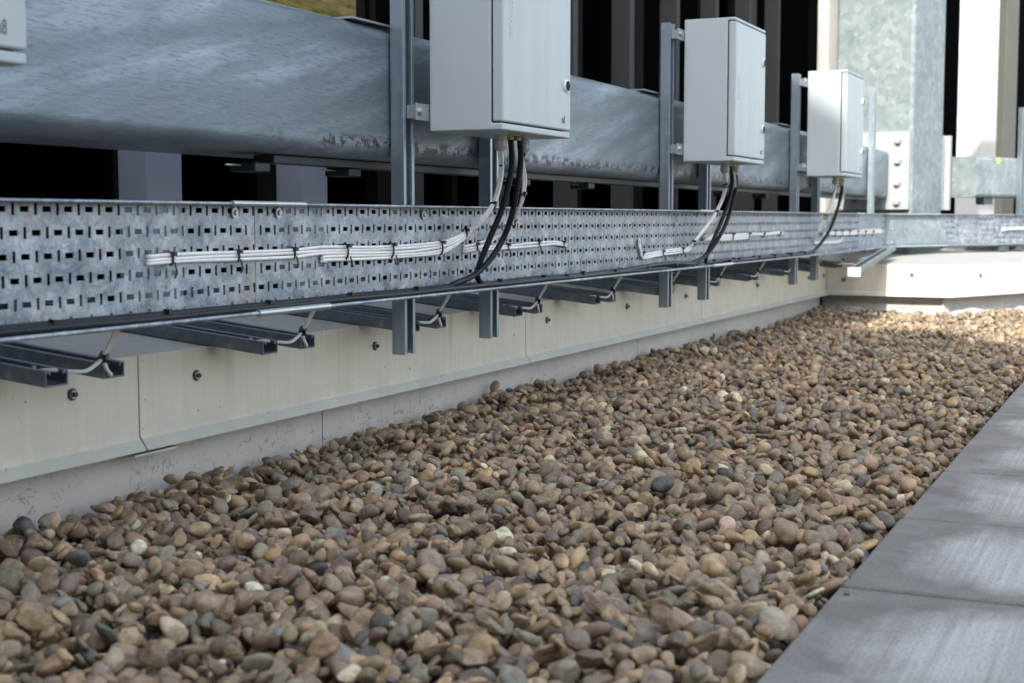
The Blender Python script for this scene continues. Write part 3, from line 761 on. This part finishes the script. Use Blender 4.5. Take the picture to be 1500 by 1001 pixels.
bundle('cable_bundle', 'white cable run on the turned tray at the right picture edge', [(P, lambda i, n: (0,0,.003)), (P, lambda i, n: (0,0,-.003))], WHITE, .0036, [], 'white cable bundles on the tray')
# black supply cables: drop from a box, then lie in the bottom fold of the tray
ZF = TZ0+.0015
def lay(x0, x1, y, r, seed, n=None, lift=None):
    rr_ = random.Random(seed); n = n or max(3, int(abs(x1-x0)/.16)); out = []
    for i in range(n+1):
        x = x0+(x1-x0)*i/n; out.append(Vector((x, y + rr_.uniform(-.003,.003), ZF+r+rr_.uniform(0,.0022) + (lift(x) if lift else 0))))
    return out
RB = .0058
def black(label, drop, x_end, y, seed, lift=None, r=RB):
    d = path(drop); f = d[-1]
    pts = d + lay(f.x + (.04 if x_end > f.x else -.04), x_end, y, r, seed, lift=lift)
    root = thing('power_cable', label, 'cable', tuple(d[0]), 'black supply cables lying in the tray fold')
    MB().tube(pts, r, 12).build('jacket', BLACK, root, smooth=True)
    a, b = sorted((f.x, x_end)); x = a + .09
    rr_ = random.Random(seed)
    while x < b-.05 and x < 6.6:
        ring_tie(root, (x, y, ZF+r+.0005), (1,0,0), r+.0025, 0); x += .225 + rr_.uniform(-.02,.02)
    return root
black('left of the two black cables dropping from the middle enclosure, turning right along the fold', [(748,200,1.13),(750,240,1.132),(744,275,1.14),(734,310,1.152),(718,348,1.170),(704,383,1.186),(699,402,1.196),(703,412,1.203)], 3.93, 1.205, 11, lift=lambda x: .004*math.exp(-((x-3.6)/.15)**2))
black('right of the two black cables dropping from the middle enclosure, sweeping left along the fold', [(761,200,1.13),(763,235,1.132),(757,280,1.14),(749,318,1.152),(736,352,1.168),(716,383,1.182),(693,404,1.192),(668,415,1.198)], -.1, 1.204, 12)
black('left black cable under the middle distance enclosure, turning right', [(1070,246,1.13),(1072,270,1.134),(1063,308,1.15),(1048,345,1.17),(1036,372,1.19),(1034,383,1.2)], 5.4, 1.205, 13)
black('right black cable under the middle distance enclosure, sweeping left', [(1076,246,1.13),(1078,272,1.134),(1067,318,1.152),(1052,350,1.17),(1034,374,1.19),(1014,386,1.2)], 2.9, 1.190, 14, lift=lambda x: .010*math.exp(-((x-3.55)/.22)**2))
black('black cable sweeping left from the farthest enclosure', [(1233,262,1.13),(1232,285,1.138),(1222,322,1.155),(1210,346,1.175),(1196,364,1.195),(1186,371,1.2)], 4.2, 1.188, 15)
root = thing('power_cable', 'black cable lying behind the others in the left half of the tray fold', 'cable', (1.5, 1.218, ZF), 'black supply cables lying in the tray fold')
MB().tube(lay(-.1, 2.9, 1.2195, .0055, 16), .0055, 12).build('jacket', BLACK, root, smooth=True)
root = thing('power_cable', 'thin black cable along the front of the fold at the left', 'cable', (1.5, 1.185, ZF), 'black supply cables lying in the tray fold')
MB().tube(lay(-.1, 3.6, 1.1895, .0045, 17), .0045, 12).build('jacket', BLACK, root, smooth=True)

# ------------------------------------------------------------------ unseen building behind the camera, outline shaped to cast the terrace shade
te = math.tan(R(SUN_EL))/math.cos(R(SUN_AZ)); WX = -5.0; ty = math.tan(R(SUN_AZ))
def top(X, Y, z): return (Y + (X-WX)*ty, z + (X-WX)*te)
sky_line = [(-30, 4.6), top(4.3, -.2, -.42), top(4.87, .42, -.42), top(5.45, .71, -.42), top(5.45, 1.045, -.42), top(5.35, 1.05, .10), top(5.35, 1.06, .34), top(5.35, 1.25, .46), top(5.35, 1.47, .58), top(5.35, 1.50, 2.4), (30, 9.5)]
mb = MB(); prof = [(-30, -.5)] + sky_line + [(30, -.5)]
mb.prism(prof, lambda p, q, t: (t, p, q), WX-8, WX)
o = mb.build('building', BUILD); tag(o, 'unseen grey building behind the viewer, shaped to shade the terrace', 'building')

# ------------------------------------------------------------------ pebbles
rs = np.random.RandomState(21)
GX0, GX1, GY0, GY1, GR = .76, 7.35, .25, YP, .003
nx, ny = int((GX1-GX0)/GR), int((GY1-GY0)/GR)
H = np.full((nx, ny), -.500); ID = np.full((nx, ny), -1, int)
gx = GX0 + (np.arange(nx)+.5)*GR; gy = GY0 + (np.arange(ny)+.5)*GR
XX, YY = np.meshgrid(gx, gy, indexing='ij')
def lowfreq(seed, k):
    r_ = np.random.RandomState(seed); f = np.zeros_like(XX)
    for _ in range(12):
        a, b, ph = r_.uniform(-k, k), r_.uniform(-k, k), r_.uniform(0, 6.28); f += np.sin(a*XX+b*YY+ph)
    return f/12
target = -.4345 + .020*lowfreq(1, 9) + .010*lowfreq(2, 25)
target += .028*np.clip((YY-(YP-.16))/.16, 0, 1)**1.5 * (1+1.2*lowfreq(3, 12))
edge = np.clip(((.3355+.09)-YY)/.09, 0, 1); target -= .012*edge
line2 = (XX-XC)*(-.424/.906)+YR     # turned wall
inside = (YY > .33) & ((XX < XC+.02) | (YY < line2-.01))
pal = [((.225,.180,.140), 30), ((.185,.155,.130), 22), ((.270,.215,.155), 14), ((.160,.150,.140), 14), ((.200,.185,.165), 12), ((.150,.118,.115), 7),
       ((.140,.150,.160), 4), ((.275,.215,.145), 6), ((.430,.390,.330), 4), ((.075,.080,.090), 3), ((.205,.155,.115), 4), ((.240,.205,.165), 16)]
names = ['brown','dark brown','tan','grey','greenish grey','purple grey','blue grey','ochre','cream white','near black','reddish brown','light brown']
pw = np.array([p[1] for p in pal], float); pw /= pw.sum()
st = []
NST = 70000
deficit_ok = 0
for it in range(NST):
    x = y = None; best = -9
    big = rs.rand()
    for _ in range(7):
        cx_ = rs.uniform(GX0+.02, GX1-.02); cy_ = rs.uniform(.347, GY1-.012)
        i, j = int((cx_-GX0)/GR), int((cy_-GY0)/GR)
        d = target[i, j] - H[i, j]
        if d > best and inside[i, j]: best = d; x, y = cx_, cy_
    if x is None or best < .004: 
        deficit_ok += 1
        if deficit_ok > 600: break
        continue
    a = float(np.clip(rs.lognormal(math.log(.0112), .29), .0058, .0185)) if big > .06 else rs.uniform(.0040, .0062)
    b = a*rs.uniform(.58, .95); c = b*rs.uniform(.42, .85)
    if best < .012: a *= .8; b *= .8; c *= .8
    th = rs.uniform(0, math.pi)
    y = min(y, GY1 - .0009 - (a*abs(math.sin(th)) + b*abs(math.cos(th)))*.75)
    y = max(y, .3362 + (a*abs(math.sin(th)) + b*abs(math.cos(th)))*.80)
    k = int(a/GR)+1; i, j = int((x-GX0)/GR), int((y-GY0)/GR)
    i0, i1, j0, j1 = max(0, i-k), min(nx, i+k+1), max(0, j-k), min(ny, j+k+1)
    if i1-i0 < 4 or j1-j0 < 4: continue
    X = XX[i0:i1, j0:j1]-x; Y = YY[i0:i1, j0:j1]-y
    u = (X*math.cos(th)+Y*math.sin(th))/a; v = (-X*math.sin(th)+Y*math.cos(th))/b
    r2 = u*u+v*v; m = r2 < .93
    if m.sum() < 6: continue
    h = H[i0:i1, j0:j1]; hm = h[m]; xm = X[m]; ym = Y[m]
    sx2 = (xm*xm).mean()+1e-9; sy2 = (ym*ym).mean()+1e-9; mh = hm.mean()
    gxx = float(np.clip((hm*xm).mean()/sx2*.75, -.75, .75)); gyy = float(np.clip((hm*ym).mean()/sy2*.75, -.75, .75))
    prof_ = c*np.sqrt(1-r2[m]); pl_ = gxx*xm+gyy*ym
    z = np.percentile(hm - pl_ + prof_, 84)
    if z - target[i, j] > .02: continue
    if y > YP-.035 and z - np.median(hm) > 1.6*c + .005: continue
    newtop = z + pl_ + prof_
    hh = h[m]; mask = newtop > hh
    hh[mask] = newtop[mask]; h[m] = hh; H[i0:i1, j0:j1] = h
    idw = ID[i0:i1, j0:j1]; t_ = idw[m]; t_[mask] = len(st); idw[m] = t_; ID[i0:i1, j0:j1] = idw
    st.append((x, y, z, a, b, c, th, gxx, gyy))
st = np.array(st); NS = len(st)
print('stones', NS, 'mean top', H[inside].mean())
# visible share of each, in picture area
cnt = np.bincount(ID[ID >= 0].ravel(), minlength=NS).astype(float)
f3 = np.array(fw); r3 = np.array(rt); u3 = np.array(up)
dep = st[:, :3] @ f3; px = 750 + 2083.3*(st[:, :3] @ r3)/dep; py = 500.5 - 2083.3*(st[:, :3] @ u3)/dep
infr = (px > -20) & (px < 1520) & (py > 380) & (py < 1015)
vis = cnt/(dep**3)*infr
keep = (cnt > 0)
# base shapes
def ico(sub):
    import bmesh
    b = bmesh.new(); bmesh.ops.create_icosphere(b, subdivisions=sub, radius=1); b.verts.ensure_lookup_table()
    v = np.array([q.co[:] for q in b.verts]); f = np.array([[q.index for q in t.verts] for t in b.faces]); b.free(); return v, f
def shape(v, seed):
    r_ = np.random.RandomState(seed); ang = r_.rand() < .62
    rad = np.ones(len(v))
    if ang:      # broken stone: soft facets
        for _ in range(r_.randint(6, 11)):
            n = r_.normal(size=3); n /= np.linalg.norm(n); d = r_.uniform(.55, .86); s = v @ n
            cut = np.where(s > .05, d/np.maximum(s, .05), 9)
            rad = -np.logaddexp(-rad*22, -cut*22)/22
    else:
        for _ in range(2):
            n = r_.normal(size=3); n /= np.linalg.norm(n); d = r_.uniform(.80, .95); s = v @ n
            cut = np.where(s > .05, d/np.maximum(s, .05), 9)
            rad = -np.logaddexp(-rad*9, -cut*9)/9
    for _ in range(5):
        n = r_.normal(size=3)*1.7; rad += r_.uniform(.02, .055)*np.sin(v @ n + r_.uniform(0, 6))
    for _ in range(4):
        n = r_.normal(size=3)*5; rad += (.018 if ang else .006)*np.sin(v @ n + r_.uniform(0, 6))
    p = v*rad[:, None]
    # taper so that outlines are egg, pear and wedge shaped
    t = r_.uniform(-.28, .28); p[:, 1] *= 1 + t*p[:, 0]; p[:, 2] *= 1 + r_.uniform(-.22, .22)*p[:, 0]
    return p
LV = {}
for lv in (2, 3, 4):
    v, f = ico(lv); LV[lv] = (f, [shape(v, 100+s) for s in range(48)])
def place(i, verts):
    x, y, z, a, b, c, th, gx_, gy_ = st[i]
    p = verts*np.array([a, b, c])*1.06
    nrm = np.array([-gx_, -gy_, 1.]); nrm /= np.linalg.norm(nrm)
    ax = np.array([math.cos(th), math.sin(th), 0]); ax = ax - nrm*(ax @ nrm); ax /= np.linalg.norm(ax); ay = np.cross(nrm, ax)
    Rm = np.stack([ax, ay, nrm], 1)
    q = p @ Rm.T; return q
cidx = rs.choice(len(pal), NS, p=pw); shp = rs.randint(0, 48, NS)
base = np.array([pal[k][0] for k in cidx])
jit = rs.normal(1, .22, (NS, 1)).clip(.5, 1.65)*rs.normal(1, .03, (NS, 3)).clip(.85, 1.15)
colr = np.concatenate([(base*jit*1.68*np.array([1.0,.912,.735])).clip(.02, .8), np.ones((NS, 1))], 1)
def mesh_from(name, V, F, C):
    me = bpy.data.meshes.new(name); me.vertices.add(len(V)); me.vertices.foreach_set('co', V.astype(np.float32).ravel())
    me.loops.add(F.size); me.polygons.add(len(F)); me.loops.foreach_set('vertex_index', F.astype(np.int32).ravel())
    me.polygons.foreach_set('loop_start', np.arange(0, F.size, 3, dtype=np.int32)); me.polygons.foreach_set('loop_total', np.full(len(F), 3, dtype=np.int32))
    me.update(calc_edges=True)
    me.polygons.foreach_set('use_smooth', np.ones(len(F), bool))
    at_ = me.attributes.new('stone', 'FLOAT_COLOR', 'POINT'); at_.data.foreach_set('color', C.astype(np.float32).ravel())
    me.materials.append(STONE); return me
order = np.argsort(-vis)[:300]; chosen = set(order.tolist())
sizes = ['small', 'medium', 'large']; forms = ['flat', 'rounded', 'long']
for i in order:
    lv = 4 if dep[i] < 1.7 else 3
    f, sh = LV[lv]; V = place(i, sh[shp[i]])
    me = mesh_from('pebble', V, f, np.repeat(colr[i:i+1], len(V), 0))
    o = bpy.data.objects.new('pebble', me); COL.objects.link(o); o.location = st[i, :3]
    a, b, c = st[i, 3:6]
    sz = 'large' if a > .023 else 'small' if a < .015 else 'mid-sized'
    fm = 'flat' if c/b < .58 else 'long' if b/a < .72 else 'rounded'
    zone = ('in the foreground gravel' if py[i] > 850 else 'in the middle of the gravel' if py[i] > 650 else 'in the gravel farther back')
    side = 'left' if px[i] < 420 else 'right' if px[i] > 860 else 'central'
    tag(o, f'{sz} {fm} {names[cidx[i]]} pebble {zone}, {side} part', 'pebble', 'pebbles lying loose on the gravel bed')
Vs, Fs, Cs = [], [], []; n0 = 0
for i in range(NS):
    if i in chosen or not keep[i]: continue
    lv = 3 if (dep[i] < 2.3 and cnt[i] > 8) else 2
    f, sh = LV[lv]; V = place(i, sh[shp[i]]) + st[i, :3]
    Vs.append(V); Fs.append(f+n0); Cs.append(np.repeat(colr[i:i+1], len(V), 0)); n0 += len(V)
me = mesh_from('gravel', np.concatenate(Vs), np.concatenate(Fs), np.concatenate(Cs))
o = bpy.data.objects.new('gravel', me); COL.objects.link(o); tag(o, 'bed of loose brown river gravel between parapet and slabs', 'gravel', kind='stuff')
# soil colour base under the stones
o = MB().box(.3, 7.5, .340, YP-.001, -.53, -.490).build('gravel_bed', GROUND); tag(o, kind='structure')
# a stray pebble on the slab and the green glass shard by the wall
def stray(name, label, cat, loc, s, c, mat):
    f, sh = LV[3]; V = sh[5]*np.array(s); me = mesh_from(name, V, f, np.repeat(np.array([[*c, 1.]]), len(V), 0))
    me.materials.clear(); me.materials.append(mat); o = bpy.data.objects.new(name, me); COL.objects.link(o); o.location = loc; tag(o, label, cat)
stray('pebble', 'tiny brown pebble lying alone on the corner of a concrete slab', 'pebble', (1.634, .318, TOPSLAB+.002), (.005,.004,.0032), (.2,.14,.09), STONE)

GLASS = NT('green_glass', (.02,.30,.07), .08); GLASS.b.inputs['Transmission Weight'].default_value = .6
hx, hy = 4.57, 1.345
hz = H[int((hx-GX0)/GR)-4:int((hx-GX0)/GR)+5, int((hy-GY0)/GR)-4:int((hy-GY0)/GR)+5].max()
mb = MB(); mb.add([(hx-.012,hy,hz-.003),(hx+.008,hy+.004,hz-.004),(hx+.012,hy-.003,hz+.012),(hx-.004,hy-.001,hz+.022),(hx-.012,hy+.003,hz-.003),(hx+.008,hy+.007,hz-.004),(hx+.012,hy,hz+.012),(hx-.004,hy+.002,hz+.022)],
    [(0,1,2,3),(4,7,6,5),(0,4,5,1),(1,5,6,2),(2,6,7,3),(3,7,4,0)])
tag(mb.build('glass_shard', GLASS.m, bevel=.0008), 'small shard of green glass on the gravel beside the plinth', 'glass shard')
